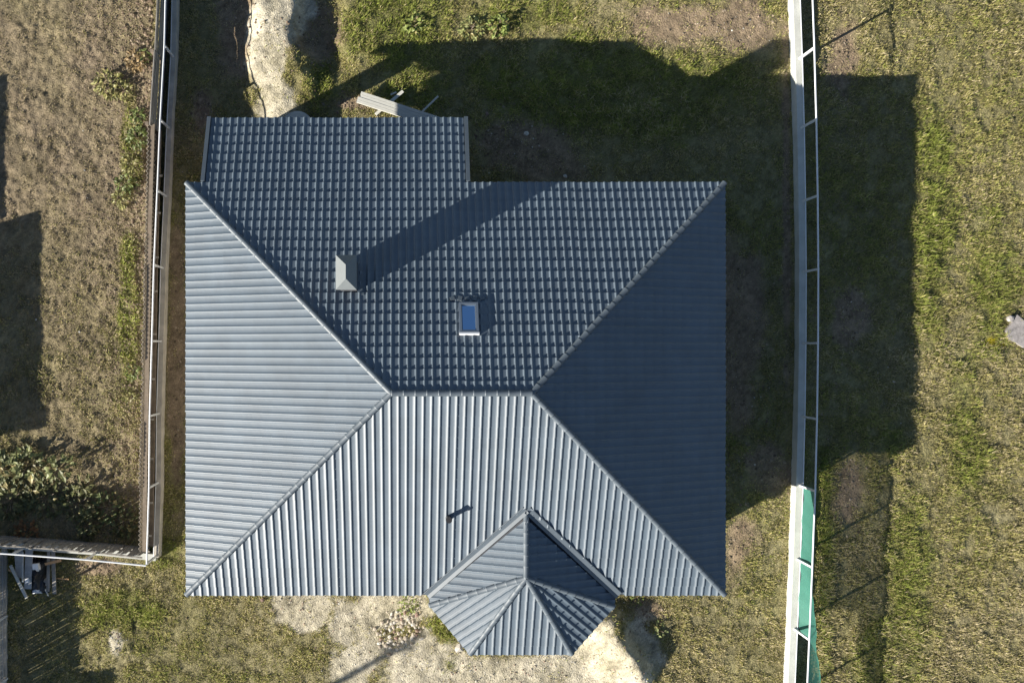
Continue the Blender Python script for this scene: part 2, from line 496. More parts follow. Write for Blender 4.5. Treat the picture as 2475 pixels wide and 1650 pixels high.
def facet(P, Q, T, extra=None, trim=None):
    """bay facet: eave P->Q (ccw from above), apex T, optional further corners"""
    U = (Q - P).normalized()
    V = (T - P); V = V - U * V.dot(U); V.normalize()
    pts = [P, Q, T] + (extra or [])
    poly = [((p - P).dot(U), (p - P).dot(V)) for p in (trim or pts)]
    L = max(p[1] for p in poly)
    field(P, U, V, [poly], u_off=((Q - P).length % PITCH) / 2)
    slab(pts, 0.08)
facet(bL, bBL, bA); facet(bBL, bBR, bA); facet(bBR, bR, bA)
# side panels between bay ridge and valley
def side_panel(west):
    E = bL if west else bR
    VL_ = bVL if west else bVR
    s = -1 if west else 1
    # plane through the ridge line bA-bV and the eave end E
    U = Vector((0, -1 if west else 1, 0))
    P0 = Vector((E.x, E.y, E.z)) if not west else Vector((E.x, E.y, E.z))
    V = (bA - P0); V -= U * V.dot(U); V.normalize()
    n = U.cross(V)
    val = Vector((VL_.x, YS, ZE))
    # valley end projected into the panel plane
    def onto(p): return p - n * (p - P0).dot(n)
    tri3 = [P0, bA, bV, onto(val)]
    g = (bV - val).normalized(); g = g.cross(n) * (1 if west else -1)
    if g.dot(bA - bV) < 0: g = -g
    pts = [P0, bA, bV + g * 0.12, onto(val) + g * 0.12]
    poly = [((p - P0).dot(U), (p - P0).dot(V)) for p in pts]
    field(P0, U, V, [poly], u_off=0.03)
    slab(tri3, 0.06)
side_panel(True); side_panel(False)

SLAB.build('roof', M_under, house)
roof = bpy.data.objects['roof'] if bpy.data.objects['roof'].users_collection else None
for o in house.children:
    if o.name.startswith('roof'): roof = o
roof.name = 'roof'
ORG[roof.name] = Vector(ORG[house.name])

# one tile mesh, shared by the whole tiles that show largest; the others are joined
def tile_geo(step):
    vs = []; fs = []
    n = len(PROF)
    for (a, h) in PROF: vs.append((a * PITCH, 0, -0.012))
    for (a, h) in PROF: vs.append((a * PITCH, 0, h + LIFT))
    for (a, h) in PROF: vs.append((a * PITCH, step, h))
    for k in range(n - 1):
        fs.append((k, k + 1, n + k + 1, n + k)); fs.append((n + k, n + k + 1, 2 * n + k + 1, 2 * n + k))
    return vs, fs
tv, tf = tile_geo(STEP)
tme = bpy.data.meshes.new('tile'); tme.from_pydata(tv, [], tf); tme.materials.append(M_roof); tme.update()
def area(ms):
    M, st = ms
    pts = [M @ Vector(p) for p in ((0, 0, 0), (PITCH, 0, 0), (PITCH, st, 0), (0, st, 0))]
    pr = [(p.x * F / (H - p.z), p.y * F / (H - p.z)) for p in pts]
    return abs(sum(pr[i][0] * pr[(i + 1) % 4][1] - pr[(i + 1) % 4][0] * pr[i][1] for i in range(4))) / 2
def hidden(M):   # whole tiles under the bay or the chimney
    p = M.translation
    c = bA.x
    return (p.y < bV.y and abs(p.x - c) < 2.9)
order = sorted(FULL, key=area, reverse=True)
own = [m for m in order if not hidden(m[0])][:300]
ids = set(id(m) for m in own)
off = Matrix.Translation(-ORG[house.name])
for M, st in own:
    o = bpy.data.objects.new('tile', tme); link(o, roof); o.matrix_local = off @ M
for m in FULL:
    if id(m) not in ids:
        CUT.add([m[0] @ Vector(p) for p in tv], tf)
o = CUT.build('tile_courses', M_roof, roof); o['kind'] = 'stuff'

# ridge and hip tiles
def cap_mesh(name, L, r):
    m = MB(); n = 7; vs = []; fs = []
    secs = [(0, 0, 0), (0, r * 1.05, 1), (L * 0.10, r * 1.05, 1), (L * 0.13, r, 1), (L * 1.04, r * 0.985, 1)]
    for (x, rr, z) in secs[1:]:
        for k in range(n):
            a = math.pi * (k / (n - 1))
            vs.append((x, -math.cos(a) * rr, math.sin(a) * rr * 0.75 - 0.012))
    for i in range(len(secs) - 2):
        for k in range(n - 1):
            a = i * n + k
            fs.append((a, a + 1, a + n + 1, a + n))
    fs.append(tuple(range(n - 1, -1, -1)))
    me = bpy.data.meshes.new(name); me.from_pydata(vs, [], fs); me.materials.append(M_trim)
    me.polygons.foreach_set('use_smooth', [len(p.vertices) == 4 for p in me.polygons]); me.update()
    return me
CAP = cap_mesh('ridge_tile', 0.29, 0.08)
def cap_run(a, b, lift=0.035):
    a = Vector(a); b = Vector(b); d = b - a; L = d.length; n = max(1, round(L / 0.29)); x = d.normalized()
    y = Vector((0, 0, 1)).cross(x).normalized(); z = x.cross(y)
    for i in range(n):
        M = Matrix((x, y, z)).transposed().to_4x4(); M.translation = a + x * (L * i / n) + z * lift
        o = bpy.data.objects.new('ridge_tile', CAP); link(o, roof)
        o.matrix_local = off @ M @ Matrix.Diagonal((L / n / 0.29, 1, 1, 1))
cap_run((RW, YM, ZR), (RE, YM, ZR), 0.045)
for cx, cy, rx in ((XW, YN, RW), (XW, YS, RW), (XE, YN, RE), (XE, YS, RE)):
    cap_run((cx, cy, ZE), (rx, YM, ZR))
cap_run(bA, bV + Vector((0, 0.05, 0)))
for e in (bL, bBL, bBR, bR): cap_run(e, bA)
# valley flashings: folded strips along both valleys
for val, s in ((Vector((bVL.x, YS, ZE)), -1), (Vector((bVR.x, YS, ZE)), 1)):
    a = val + Vector((0, -0.02, 0.02)); b = bV + Vector((0, 0.1, 0.06)); d = (b - a).normalized()
    m = MB()
    out = Vector((s, 0.9, 0)).normalized()
    n_main = Vector((0, -SI, CO))
    o1 = d.cross(n_main); o1 = o1 if o1.dot(Vector((s, 0, 0))) > 0 else -o1
    up = Vector((0, 0, 0.035))
    w = 0.13
    tip = Vector((-s * 0.0, 0, 0))
    m.add([a + up, b + up, b + up + o1 * w, a + up + o1 * w], [(0, 1, 2, 3) if s > 0 else (3, 2, 1, 0)])
    in_ = bA - bV
    E = bL if s < 0 else bR
    n_side = (bA - bV).cross(E - bV).normalized(); n_side = n_side if n_side.z > 0 else -n_side
    o2 = d.cross(n_side); o2 = o2 if o2.dot(Vector((-s, 0, 0))) > 0 else -o2
    m.add([a + up, b + up, b + up + o2 * w * 0.75, a + up + o2 * w * 0.8], [(3, 2, 1, 0) if s > 0 else (0, 1, 2, 3)])
    # raised lip against the main tiles
    m.beam(a + up + o1 * w, b + up + o1 * w, 0.02, 0.05)
    m.build('valley_flashing', M_trim, roof)
# verge trims of the porch and a drip edge on every eave
for xx in (XX0 + 0.055, XX1 - 0.055):
    m = MB(); m.beam((xx, YX + 0.01, ZX + 0.02), (xx, YN + 0.03, ZE + 0.015), 0.11, 0.10)
    m.build('verge_trim', M_trim, roof)
m = MB()
for a, b in (((XW, YS), (XE, YS)), ((XE, YS), (XE, YN)), ((XX1, YN), (XE, YN)), ((XW, YN), (XX0, YN)), ((XW, YN), (XW, YS))):
    dx, dy = b[0] - a[0], b[1] - a[1]
    m.beam((a[0], a[1], ZE - 0.11), (b[0], b[1], ZE - 0.11), 0.03, 0.15)
m.beam((XX0, YX, ZX - 0.1), (XX1, YX, ZX - 0.1), 0.03, 0.15)
m.build('fascia', M_trim, roof)

# walls, openings
ov = 0.55
wall_poly = [(XW + ov, YS + ov), (XE - ov, YS + ov), (XE - ov, YN - ov), (XW + ov, YN - ov)]
m = MB(); m.prism(wall_poly, -0.3, ZE - 0.02)
bc = Vector((bA.x, bA.y, 0))
bay = [bc + (Vector((p.x, p.y, 0)) - bc) * 0.8 for p in (bL, bBL, bBR, bR)]
m.prism([(p.x, p.y) for p in bay] + [(bay[3].x, YS + ov + 0.1), (bay[0].x, YS + ov + 0.1)], -0.3, ZE - 0.03)
m.build('wall', M_plaster, house)
def window(cx, cy, ang, w=1.3, h=1.3, z=1.0):
    rot = Matrix.Rotation(ang, 3, 'Z')
    f = MB()
    for dx, dz, sx_, sz_ in ((0, h / 2, w, 0.08), (0, -h / 2, w, 0.08), (-w / 2, 0, 0.08, h), (w / 2, 0, 0.08, h), (0, 0, 0.06, h)):
        f.box(Vector((cx, cy, z + h / 2)) + rot @ Vector((dx, 0, dz)), (sx_, 0.09, sz_), ang)
    wf = f.build('window', M_white, house)
    ORG[wf.name] = Vector(ORG[house.name])
    MB().box((cx, cy, z + h / 2), (w - 0.06, 0.05, h - 0.06), ang).build('pane', M_glass, wf)
    MB().box(Vector((cx, cy, z - 0.06)) + rot @ Vector((0, -0.08, 0)), (w + 0.15, 0.24, 0.04), ang).build('sill', M_trim, wf)
for cx in (-3.6, -1.0, 7.0): window(cx, YS + ov, 0)
for cy in (-4.5, -1.2, 2.2): window(XW + ov, cy, -math.pi / 2); window(XE - ov, cy, math.pi / 2)
for cx in (4.0, 7.0): window(cx, YN - ov, math.pi)
d = MB().box(((bay[1].x + bay[2].x) / 2, bay[1].y, 1.05), (1.1, 0.1, 2.1)).build('door', M_wood_dark, house)
ORG[d.name] = Vector(ORG[house.name])
MB().box(((bay[1].x + bay[2].x) / 2 + 0.42, bay[1].y - 0.08, 1.05), (0.12, 0.06, 0.03)).build('handle', M_steel, d)
# porch
for x in (-5.18, 1.45):
    MB().box((x, 6.25, 1.05), (0.44, 0.44, 2.7)).build('porch_pillar', M_brick, house)
MB().beam((-5.6, 6.25, 2.48), (1.85, 6.25, 2.48), 0.16, 0.16).build('porch_beam', M_wood_dark, house)

# chimney with hipped cap
ZC = 6.42
c0, c1, c2, c3 = W(811, 616, ZC), W(862, 616, ZC), W(862, 700, ZC), W(812, 700, ZC)
cx0, cx1 = (c0.x + c3.x) / 2, c1.x
cy0, cy1 = c2.y, c0.y
ins = 0.05
ch = MB().box(((cx0 + cx1) / 2, (cy0 + cy1) / 2, 5.2), (cx1 - cx0 - 2 * ins, cy1 - cy0 - 2 * ins, 2.2)).build('chimney', M_chim, house)
ORG[ch.name] = Vector(ORG[house.name])
e, rise = 0.0, 0.24
xm = (cx0 + cx1) / 2; hw = (cx1 - cx0) / 2
m = MB()
vs = [(cx0, cy0, ZC - 0.05), (cx1, cy0, ZC - 0.05), (cx1, cy1, ZC - 0.05), (cx0, cy1, ZC - 0.05),
      (cx0, cy0, ZC), (cx1, cy0, ZC), (cx1, cy1, ZC), (cx0, cy1, ZC), (xm, cy0 + hw, ZC + rise), (xm, cy1 - hw, ZC + rise)]
m.add(vs, [(3, 2, 1, 0), (0, 1, 5, 4), (1, 2, 6, 5), (2, 3, 7, 6), (3, 0, 4, 7), (4, 5, 8), (5, 6, 9, 8), (6, 7, 9), (7, 4, 8, 9)])
m.build('chimney_cap', M_cap, ch)
def zn(y): return ZR - (y - YM) * TAN
m = MB()
m.beam((cx1 + 0.02, cy0 - 0.03, zn(cy0) + 0.06), (cx1 + 0.14, cy0 - 0.03, zn(cy0) + 0.06), 0.07, 0.02, up=(0, SI, CO))
m.beam((cx1 + 0.02, cy0, zn(cy0) + 0.045), (cx1 + 0.02, cy1, zn(cy1) + 0.045), 0.14, 0.02, up=(0, SI, CO))
m.build('flashing', M_roof, ch)

# skylight
def npt(sx, sy, h):
    z = 5.2
    for _ in range(8):
        p = W(sx, sy, z); z = zn(p.y) + h / CO
    return W(sx, sy, z)
q = [npt(1109, 735, 0.09), npt(1155, 734, 0.09), npt(1155, 808, 0.09), npt(1110, 808, 0.09)]
cxs = (q[0].x + q[1].x) / 2; ws = q[1].x - q[0].x
pa = Vector((cxs, q[0].y, zn(q[0].y))); pb = Vector((cxs, q[3].y, zn(q[3].y)))
nrm = Vector((0, SI, CO)); vdir = (pb - pa).normalized(); Ls = (pb - pa).length; mid = (pa + pb) / 2
rotS = Matrix((Vector((1, 0, 0)), -vdir, nrm)).transposed()
rotS = Matrix((Vector((1, 0, 0)), nrm.cross(Vector((1, 0, 0))), nrm)).transposed()
m = MB()
fw = 0.062
for sx_, sy_, dx, dy in ((-(ws - fw) / 2, 0, fw, Ls), ((ws - fw) / 2, 0, fw, Ls), (0, (Ls - fw) / 2, ws - 2 * fw, fw), (0, -(Ls - fw) / 2, ws - 2 * fw, fw)):
    m.box(mid + rotS @ Vector((sx_, sy_, 0.06)), (dx, dy, 0.13), rot=rotS)
sk = m.build('skylight', M_frame, house); ORG[sk.name] = Vector(ORG[house.name])
MB().box(mid + rotS @ Vector((0, 0, 0.075)), (ws - 2 * fw, Ls - 2 * fw, 0.03), rot=rotS).build('pane', M_skyglass, sk)
m = MB()
for dx, dy, sx_, sy_ in ((-(ws / 2 - fw - 0.012), 0, 0.024, Ls - 2 * fw), ((ws / 2 - fw - 0.012), 0, 0.024, Ls - 2 * fw), (0, (Ls / 2 - fw - 0.012), ws - 2 * fw - 0.048, 0.024), (0, -(Ls / 2 - fw - 0.012), ws - 2 * fw - 0.048, 0.024)):
    m.box(mid + rotS @ Vector((dx, dy, 0.098)), (sx_, sy_, 0.02), rot=rotS)
m.build('sash', M_frame, sk)
MB().box(mid + rotS @ Vector((0, -Ls / 2 - 0.02 if (rotS @ Vector((0, 1, 0))).y > 0 else Ls / 2 + 0.02, 0.085)), (ws + 0.02, 0.05, 0.1), rot=rotS).build('sill', M_steel, sk)
m = MB()
m.box(mid + rotS @ Vector((0.12, 0, 0.028)), (ws + 0.34, Ls + 0.30, 0.02), rot=rotS)
m.build('flashing', M_roof, sk)
sgn = 1 if (rotS @ Vector((0, 1, 0))).z < 0 else -1
m = MB()
for k in range(5):
    uu = -0.42 + k * 0.2
    m.box(mid + rotS @ Vector((uu, sgn * (Ls / 2 + 0.15), 0.055)), (0.12, 0.09 + 0.05 * (k % 2), 0.03), rz=0, rot=rotS @ Matrix.Rotation(0.25 * (-1) ** k, 3, 'Z'))
m.build('flashing_strip', M_trim, sk)

# vent pipe on the south slope
pv = W(1084, 1252, 4.7); pv.z = ZE + (pv.y - YS) * TAN
vp = MB().tube([pv - Vector((0, 0, 0.2)), pv + Vector((0, 0, 0.40))], 0.07, 12).build('vent_pipe', M_black, house)
ORG[vp.name] = Vector(ORG[house.name])
MB().tube([pv + Vector((0, 0, 0.40)), pv + Vector((0, 0, 0.46))], 0.085, 12).build('vent_cap', M_black, vp)
MB().tube([pv + Vector((0, -0.02, -0.05)), pv + Vector((0, 0, 0.09))], 0.12, 12, r2=0.075).build('pipe_collar', M_trim, vp)

# ------------------------------------------------------------------ fences
def ribbon_wall(pts, thick, h, mat_, parent, name='plinth', z0=-0.25, wob=0.0):
    """solid low wall following pts (centre line)"""
    pts = [Vector((p[0], p[1], 0)) for p in pts]
    fine = []
    for a, b in zip(pts, pts[1:]):
        k = max(1, int((b - a).length / 0.35))
        fine += [a + (b - a) * (i / k) for i in range(k)]
    fine.append(pts[-1])
    m = MB(); vs = []; fs = []
    for i, p in enumerate(fine):
        t = (fine[min(i + 1, len(fine) - 1)] - fine[max(i - 1, 0)]).normalized(); nn = Vector((-t.y, t.x, 0))
        w = wob * random.uniform(-1, 1); hh = h + 0.4 * wob * random.uniform(-1, 1)
        a = p + nn * (thick / 2); b = p - nn * (thick / 2)
        foot = 0.02 + abs(w)
        vs += [a + nn * foot + Vector((0, 0, z0)), a + Vector((0, 0, hh)), b + Vector((0, 0, hh)), b - nn * foot + Vector((0, 0, z0))]
    for i in range(len(fine) - 1):
        for k in range(3):
            fs.append((i * 4 + k, i * 4 + k + 1, i * 4 + k + 5, i * 4 + k + 4))
    n = len(fine) - 1
    fs += [(0, 3, 2, 1), (n * 4, n * 4 + 1, n * 4 + 2, n * 4 + 3)]
    m.add(vs, fs)
    return m.build(name, mat_, parent)

def interp(tab, y):
    return float(np.interp(y, [t[0] for t in tab], [t[1] for t in tab]))

# right boundary: white concrete plinth, steel posts and rails
RT = [(-14, 12.11), (-10.66, 12.26), (-6.95, 12.42), (-4.2, 12.52), (-2.8, 12.56), (0, 12.6), (2.8, 12.61), (5.5, 12.58), (8.3, 12.52), (11.05, 12.42), (15, 12.3)]
rf = thing('boundary_fence', (12.5, 0, 0), 'long low white concrete wall with thin steel rail, right of the house', 'fence')
ribbon_wall([(x, y) for y, x in RT], 0.20, 0.36, M_concrete, rf, wob=0.014)
PY = [-13.3, -11.05, -8.84, -6.65, -4.34, -2.16, 0.14, 2.38, 4.6, 6.91, 9.08, 11.3, 13.5]
zt = 1.5
for y in PY:
    x = interp(RT, y)
    MB().box((x + 0.03, y, (zt + 0.2) / 2), (0.06, 0.06, zt - 0.2)).build('post', M_steel, rf)
def railline(tab, z, dx, ys, r):
    m = MB()
    m.tube([(interp(tab, y) + dx, y, z) for y in ys], r, 8)
    return m
railline(RT, zt, 0.03, PY, 0.028).build('top_rail', M_steel, rf)
railline(RT, 0.42, 0.095, PY, 0.018).build('lower_rail', M_steel, rf)

# green netting on the far side of the rail
def net():
    ys = np.arange(-13.0, -4.30, 0.11)[::-1]
    m = MB(); vs = []; fs = []
    K = 9
    for i, y in enumerate(ys):
        t = (-4.34 - y)
        x0 = interp(RT, y) + 0.03
        sw = lambda a, b: float(sstep(a, b, np.array(t)))
        bil = 0.05 + 0.34 * sw(2.2, 4.6) + 0.12 * sw(5, 8)      # belly of the cloth
        loose = sw(4.3, 5.0)                                     # lower hem torn free and blown outwards
        for k in range(K):
            f = k / (K - 1)
            zlow = 0.46 + 0.35 * loose
            z = zlow + (1.475 - zlow) * f
            hem = 0.06 + loose * (0.30 + 0.22 * (t - 4.5))
            x = x0 + hem * (1 - f) + bil * math.sin(math.pi * f) * (1 - 0.6 * loose)
            x += (0.022 * math.sin(y * 5.0 + f * 3) + 0.012 * math.sin(y * 13 + f * 5)) * (1 - f * f)
            vs.append((x, y, z))
    for i in range(len(ys) - 1):
        for k in range(K - 1):
            a = i * K + k
            fs.append((a, a + 1, a + K + 1, a + K))
    m.add(vs, fs)
    o = m.build('green_net', M_net, None, smooth=True)
    tag(o, 'sagging green shade netting hung on the steel rail, lower right', 'netting')
net()

# left boundary: old plinth with steel posts and rails
LT = [(-6.59, -7.72), (-4.5, -7.65), (-2.16, -7.63), (0.22, -7.56), (2.48, -7.50), (5.13, -7.38), (7.1, -7.30), (9.2, -7.18), (11.05, -7.14), (14, -7.05)]
lf = thing('boundary_fence', (-7.5, 0, 0), 'grey concrete plinth with thin steel rail between house and brown field', 'fence')
ribbon_wall([(x, y) for y, x in LT], 0.17, 0.36, M_conc_old, lf, wob=0.012)
LPY = [-6.55, -4.24, -2.07, 0.2, 2.5, 4.76, 6.9, 9.15, 11.4, 13.6]
for y in LPY:
    MB().box((interp(LT, y), y, (zt + 0.2) / 2), (0.055, 0.055, zt - 0.2)).build('post', M_steel, lf)
railline(LT, zt, 0.0, LPY, 0.026).build('top_rail', M_steel, lf)
railline(LT, 0.41, -0.06, LPY, 0.015).build('lower_rail', M_steel, lf)
# return of that fence to the left
RTN = [(-7.72, -6.60), (-9.4, -6.43), (-11.1, -6.30), (-12.6, -6.20), (-15.5, -6.0)]
rt = thing('boundary_fence', (-10, -6.4, 0), 'short white plinth with steel rail turning left at the corner, beside leafy bushes', 'fence')
ribbon_wall(RTN, 0.20, 0.36, M_concrete, rt, wob=0.012)
XS = [-7.74, -9.55, -11.8, -14.0]
for x in XS[1:]:
    y = float(np.interp(-x, [-p[0] for p in RTN], [p[1] for p in RTN]))
    MB().box((x, y, 0.85), (0.055, 0.055, 1.3)).build('post', M_steel, rt)
m = MB(); m.tube([(x, float(np.interp(-x, [-p[0] for p in RTN], [p[1] for p in RTN])), zt) for x in XS], 0.026)
m.build('top_rail', M_steel, rt)
# weathered picket fence just behind the return
pk = thing('picket_fence', (-10, -6.15, 0), 'dark weathered picket fence behind the short white plinth, under the leafy bushes', 'fence')
x = -8.0
pm = MB().box((0, 0, 0.71), (0.094, 0.02, 1.42)); 
pme = bpy.data.meshes.new('picket'); pme.from_pydata(pm.v, [], pm.f); pme.materials.append(M_wood_grey)
while x > -14:
    y = float(np.interp(-x, [-p[0] for p in RTN], [p[1] for p in RTN])) + 0.22
    o = bpy.data.objects.new('picket', pme); link(o, pk); o.location = Vector((x, y, -0.02)) - ORG[pk.name]
    o.rotation_euler = (random.uniform(-.03, .03), random.uniform(-.06, .06), random.uniform(-.1, .1)); o.scale = (1, 1, random.uniform(0.95, 1.04))
    x -= 0.098
for z in (0.3, 1.25):
    m = MB()
    for a, b in zip(RTN, RTN[1:]):
        m.beam((a[0] - (0.2 if a is RTN[0] else 0), a[1] + 0.185, z), (b[0], b[1] + 0.185, z), 0.04, 0.07)
    m.build('rail', M_wood_grey, pk)

# corrugated sheet fence on the neighbour's side
CT = [(-6.2, -7.96), (-4.3, -7.94), (-2.1, -7.90), (0.2, -7.86), (2.5, -7.82), (4.9, -7.76), (6.8, -7.70)]
cf = thing('corrugated_fence', (-7.85, 0, 0), 'brown corrugated sheet fence along the left plinth', 'fence')
y = -6.2
while y < 6.75:
    y2 = min(y + 1.0, 6.8)
    vs = []; fs = []; n = max(4, int((y2 - y) / 0.0165)); lean = random.uniform(-0.03, 0.03); dz = random.uniform(-0.05, 0.05)
    for i in range(n + 1):
        yy = y + (y2 - y) * i / n
        xx = interp(CT, yy) + 0.027 * math.sin(yy * 2 * math.pi / 0.135)
        for t in (-0.006, 0.006):
            vs += [(xx + t, yy, -0.1), (xx + t + lean, yy, 1.4 + dz)]
    for i in range(n):
        a = i * 4; b = a + 4
        fs += [(a, a + 1, b + 1, b), (a + 2, b + 2, b + 3, a + 3), (a + 1, a + 3, b + 3, b + 1)]
    MB().add(vs, fs).build('corrugated_sheet', M_sheet, cf)
    y = y2 - 0.04 if y2 < 6.8 else 99
for z, ww in ((1.36, 0.035), (0.5, 0.09)):
    m = MB()
    for (ya, xa), (yb, xb) in zip(CT, CT[1:]):
        m.beam((xa + 0.135, ya, z), (xb + 0.135, yb, z), 0.115, ww)
    m.build('batten', M_wood_dark, cf)
for y in np.arange(-6.0, 6.0, 1.27):
    MB().box((interp(LT, y) - 0.15, y + random.uniform(-.15, .15), 0.55), (0.09, 0.06, 0.06)).build('bracket', M_conc_old, cf)
# board fence, upper left
bf = thing('board_fence', (-7.6, 9, 0), 'weathered grey horizontal board fence at the upper left of the house', 'fence')
bx = lambda y: float(np.interp(y, [6.7, 9.0, 11.05, 14], [-7.66, -7.50, -7.40, -7.30]))
for ya, yb in ((6.75, 9.0), (9.02, 11.3), (11.32, 13.6)):
    for k in range(8):
        z = 0.10 + k * 0.188
        j = random.uniform(-0.025, 0.025)
        MB().beam((bx(ya) + j + 0.03, ya, z), (bx(yb) + j + 0.02 + random.uniform(-.02, .02), yb, z + random.uniform(-.02, .02)), 0.028, 0.20).build('board', M_wood_grey, bf)
for y in (6.8, 9.0, 11.3):
    MB().box((bx(y) - 0.07, y, 0.74), (0.1, 0.1, 1.48)).build('post', M_wood_dark, bf)

# slatted fence at the far left bottom
sf = thing('picket_fence', (-12.55, -8.5, 0), 'narrow grey slatted fence at the bottom left corner, running along the frame edge', 'fence')
ribbon_wall([(-12.58, -6.35), (-12.62, -13)], 0.12, 0.10, M_conc_old, sf, wob=0.008)
y = -6.5
sm = MB().box((0, 0, 0.55), (0.022, 0.087, 1.05)); sme = bpy.data.meshes.new('picket'); sme.from_pydata(sm.v, [], sm.f); sme.materials.append(M_slate)
while y > -13:
    o = bpy.data.objects.new('picket', sme); link(o, sf); o.location = Vector((-12.62, y, 0.06)) - ORG[sf.name]
    o.rotation_euler = (random.uniform(-.02, .02), 0, random.uniform(-.12, .12)); o.scale = (1, random.uniform(.85, 1.05), random.uniform(.97, 1.03))
    y -= 0.098
for z in (0.25, 0.95):
    MB().beam((-12.58, -6.35, z), (-12.58, -13, z), 0.04, 0.06).build('rail', M_slate, sf)
for y in (-6.45, -8.5, -10.5, -12.6):
    MB().box((-12.53, y, 0.76), (0.06, 0.06, 1.5)).build('post', M_steel, sf)

# ------------------------------------------------------------------ off-frame neighbours that throw the shadows seen on the left
def gable_shed(name, x0, x1, y0, y1, h, rise, label, cat, skew=0.0):
    t = thing(name, ((x0 + x1) / 2, (y0 + y1) / 2, 0), label, cat)
    m = MB(); m.prism([(x0 + .3, y0 + .3), (x1 - .3, y0 + .3), (x1 - .3, y1 - .3 + skew * 0), (x0 + .3, y1 - .3 - skew)], -0.2, h - 0.1)
    m.build('wall', M_shed, t)
    m = MB(); m.prism([(x0, y0), (x1, y0), (x1, y1), (x0, y1 - skew)], h - 0.1, h)
    m.build('roof', M_trim, t)
    return t
gable_shed('neighbour_garage', -23.0, -17.63, -6.0, 0.95, 3.0, 0, 'flat roofed neighbouring garage left of the brown field', 'garage', skew=1.7)
gable_shed('neighbour_annex', -21.5, -17.2, -10.65, -8.7, 3.6, 0, 'tall flat roofed annex beyond the slatted fence', 'annex')
gable_shed('neighbour_shed', -20.0, -16.62, 1.9, 6.4, 1.98, 0, 'low neighbouring shed beside the brown field', 'shed', skew=0.3)
gable_shed('garden_shed', -15.2, -13.15, -14.3, -12.4, 1.9, 0, 'small garden shed beyond the slatted fence', 'shed', skew=0.3)
up = thing('utility_pole', tuple(W(1030, 1527) - Vector((2.085, 1.16, 0)) * 8.0), 'tall utility pole beyond the garden', 'pole')
b = ORG[up.name]
MB().tube([b - Vector((0, 0, .3)), b + Vector((0, 0, 8.0))], 0.13, 12, r2=0.10).build('pole', M_wood_grey, up)
MB().beam(b + Vector((-.5, 0, 7.6)), b + Vector((.5, 0, 7.6)), 0.1, 0.1).build('crossarm', M_wood_grey, up)

# ------------------------------------------------------------------ loose things
def rock_mesh(name, mat_, seed, sub=1):
    rr = random.Random(seed)
    import bmesh
    bm = bmesh.new(); bmesh.ops.create_icosphere(bm, subdivisions=sub, radius=1)
    for v in bm.verts: v.co *= rr.uniform(0.78, 1.15)
    me = bpy.data.meshes.new(name); bm.to_mesh(me); bm.free(); me.materials.append(mat_)
    return me
M_stone2 = mat('buff_stone', (0.36, 0.31, 0.25), rough=0.9, var=0.3, scale=9)
M_stone3 = mat('reddish_stone', (0.22, 0.15, 0.12), rough=0.9, var=0.3, scale=9)
ROCKS = [rock_mesh('cobblestone', (M_stone, M_stone2, M_stone2, M_stone, M_stone3)[i % 5], i) for i in range(10)]
def stone(sx, sy, r, label, group, zoff=0.0, name='cobblestone', cat='stone', mesh=None, flat=0.65):
    p = W(sx, sy)
    o = bpy.data.objects.new(name, mesh or random.choice(ROCKS)); link(o)
    o.location = (p.x, p.y, tz(p.x, p.y) + r * random.uniform(0.05, 0.4) + zoff)
    o.scale = (r * random.uniform(.8, 1.25), r * random.uniform(.8, 1.2), r * flat)
    o.rotation_euler = (random.uniform(-.3, .3), random.uniform(-.3, .3), random.uniform(0, 6.28))
    return tag(o, label, cat, group)
pts = []
tries = 0
while len(pts) < 74 and tries < 4000:
    tries += 1
    a = random.uniform(0, 6.28); rr = math.sqrt(random.random())
    sx = 965 + math.cos(a) * rr * 48 + random.gauss(0, 9); sy = 1525 + random.gauss(0, 7) + math.sin(a) * rr * 42 - (sx - 965) * 0.3
    if all((sx - q_[0]) ** 2 + (sy - q_[1]) ** 2 > 62 for q_ in pts): pts.append((sx, sy))
for sx, sy in pts:
    stone(sx, sy, random.uniform(0.045, 0.085), 'small rough cobblestone lying in the loose heap left of the bay', 'cobblestones heaped beside the bay')
for sx, sy, r, lb in ((1110, 1563, 0.16, 'largest pale boulder at the left corner of the bay roof'),
                      (1272, 323, 0.10, 'pale flat stone alone on the shaded soil right of the porch roof'),
                      (1178, 274, 0.06, 'small pale stone at the porch roof corner, in the shade'),
                      (635, 1448, 0.09, 'pale stone by the front eave on the left'),
                      (1366, 426, 0.07, 'grey stone close to the rear eave in shade'),
                      (2160, 922, 0.05, 'white stone at the edge of the shadow in the meadow')):
    stone(sx, sy, r, lb, None, name='stone')
# rubble block at right edge
rb = W(2462, 800)
m = MB(); rr_ = random.Random(3)
poly = [(rb.x + (0.36 + rr_.uniform(-.08, .08)) * math.cos(a * 0.6283), rb.y + (0.47 + rr_.uniform(-.12, .12)) * math.sin(a * 0.6283)) for a in range(10)]
m.prism(poly, -0.1, 0.075)
o = m.build('concrete_rubble', mat('rubble_concrete', (0.27, 0.25, 0.24), var=0.35, scale=6, bump=0.5), None)
tag(o, 'broken grey concrete block in the meadow at the right edge', 'rubble')
o = bpy.data.objects.new('stone', rock_mesh('stone', mat('grey_stone', (0.3, 0.28, 0.26), var=0.3, scale=8), 9, sub=2)); link(o); p = W(2440, 770); o.location = (p.x, p.y, 0.05); o.scale = (0.13, 0.11, 0.09)
tag(o, 'pale lump of rubble beside the grey concrete block at the right edge', 'stone')

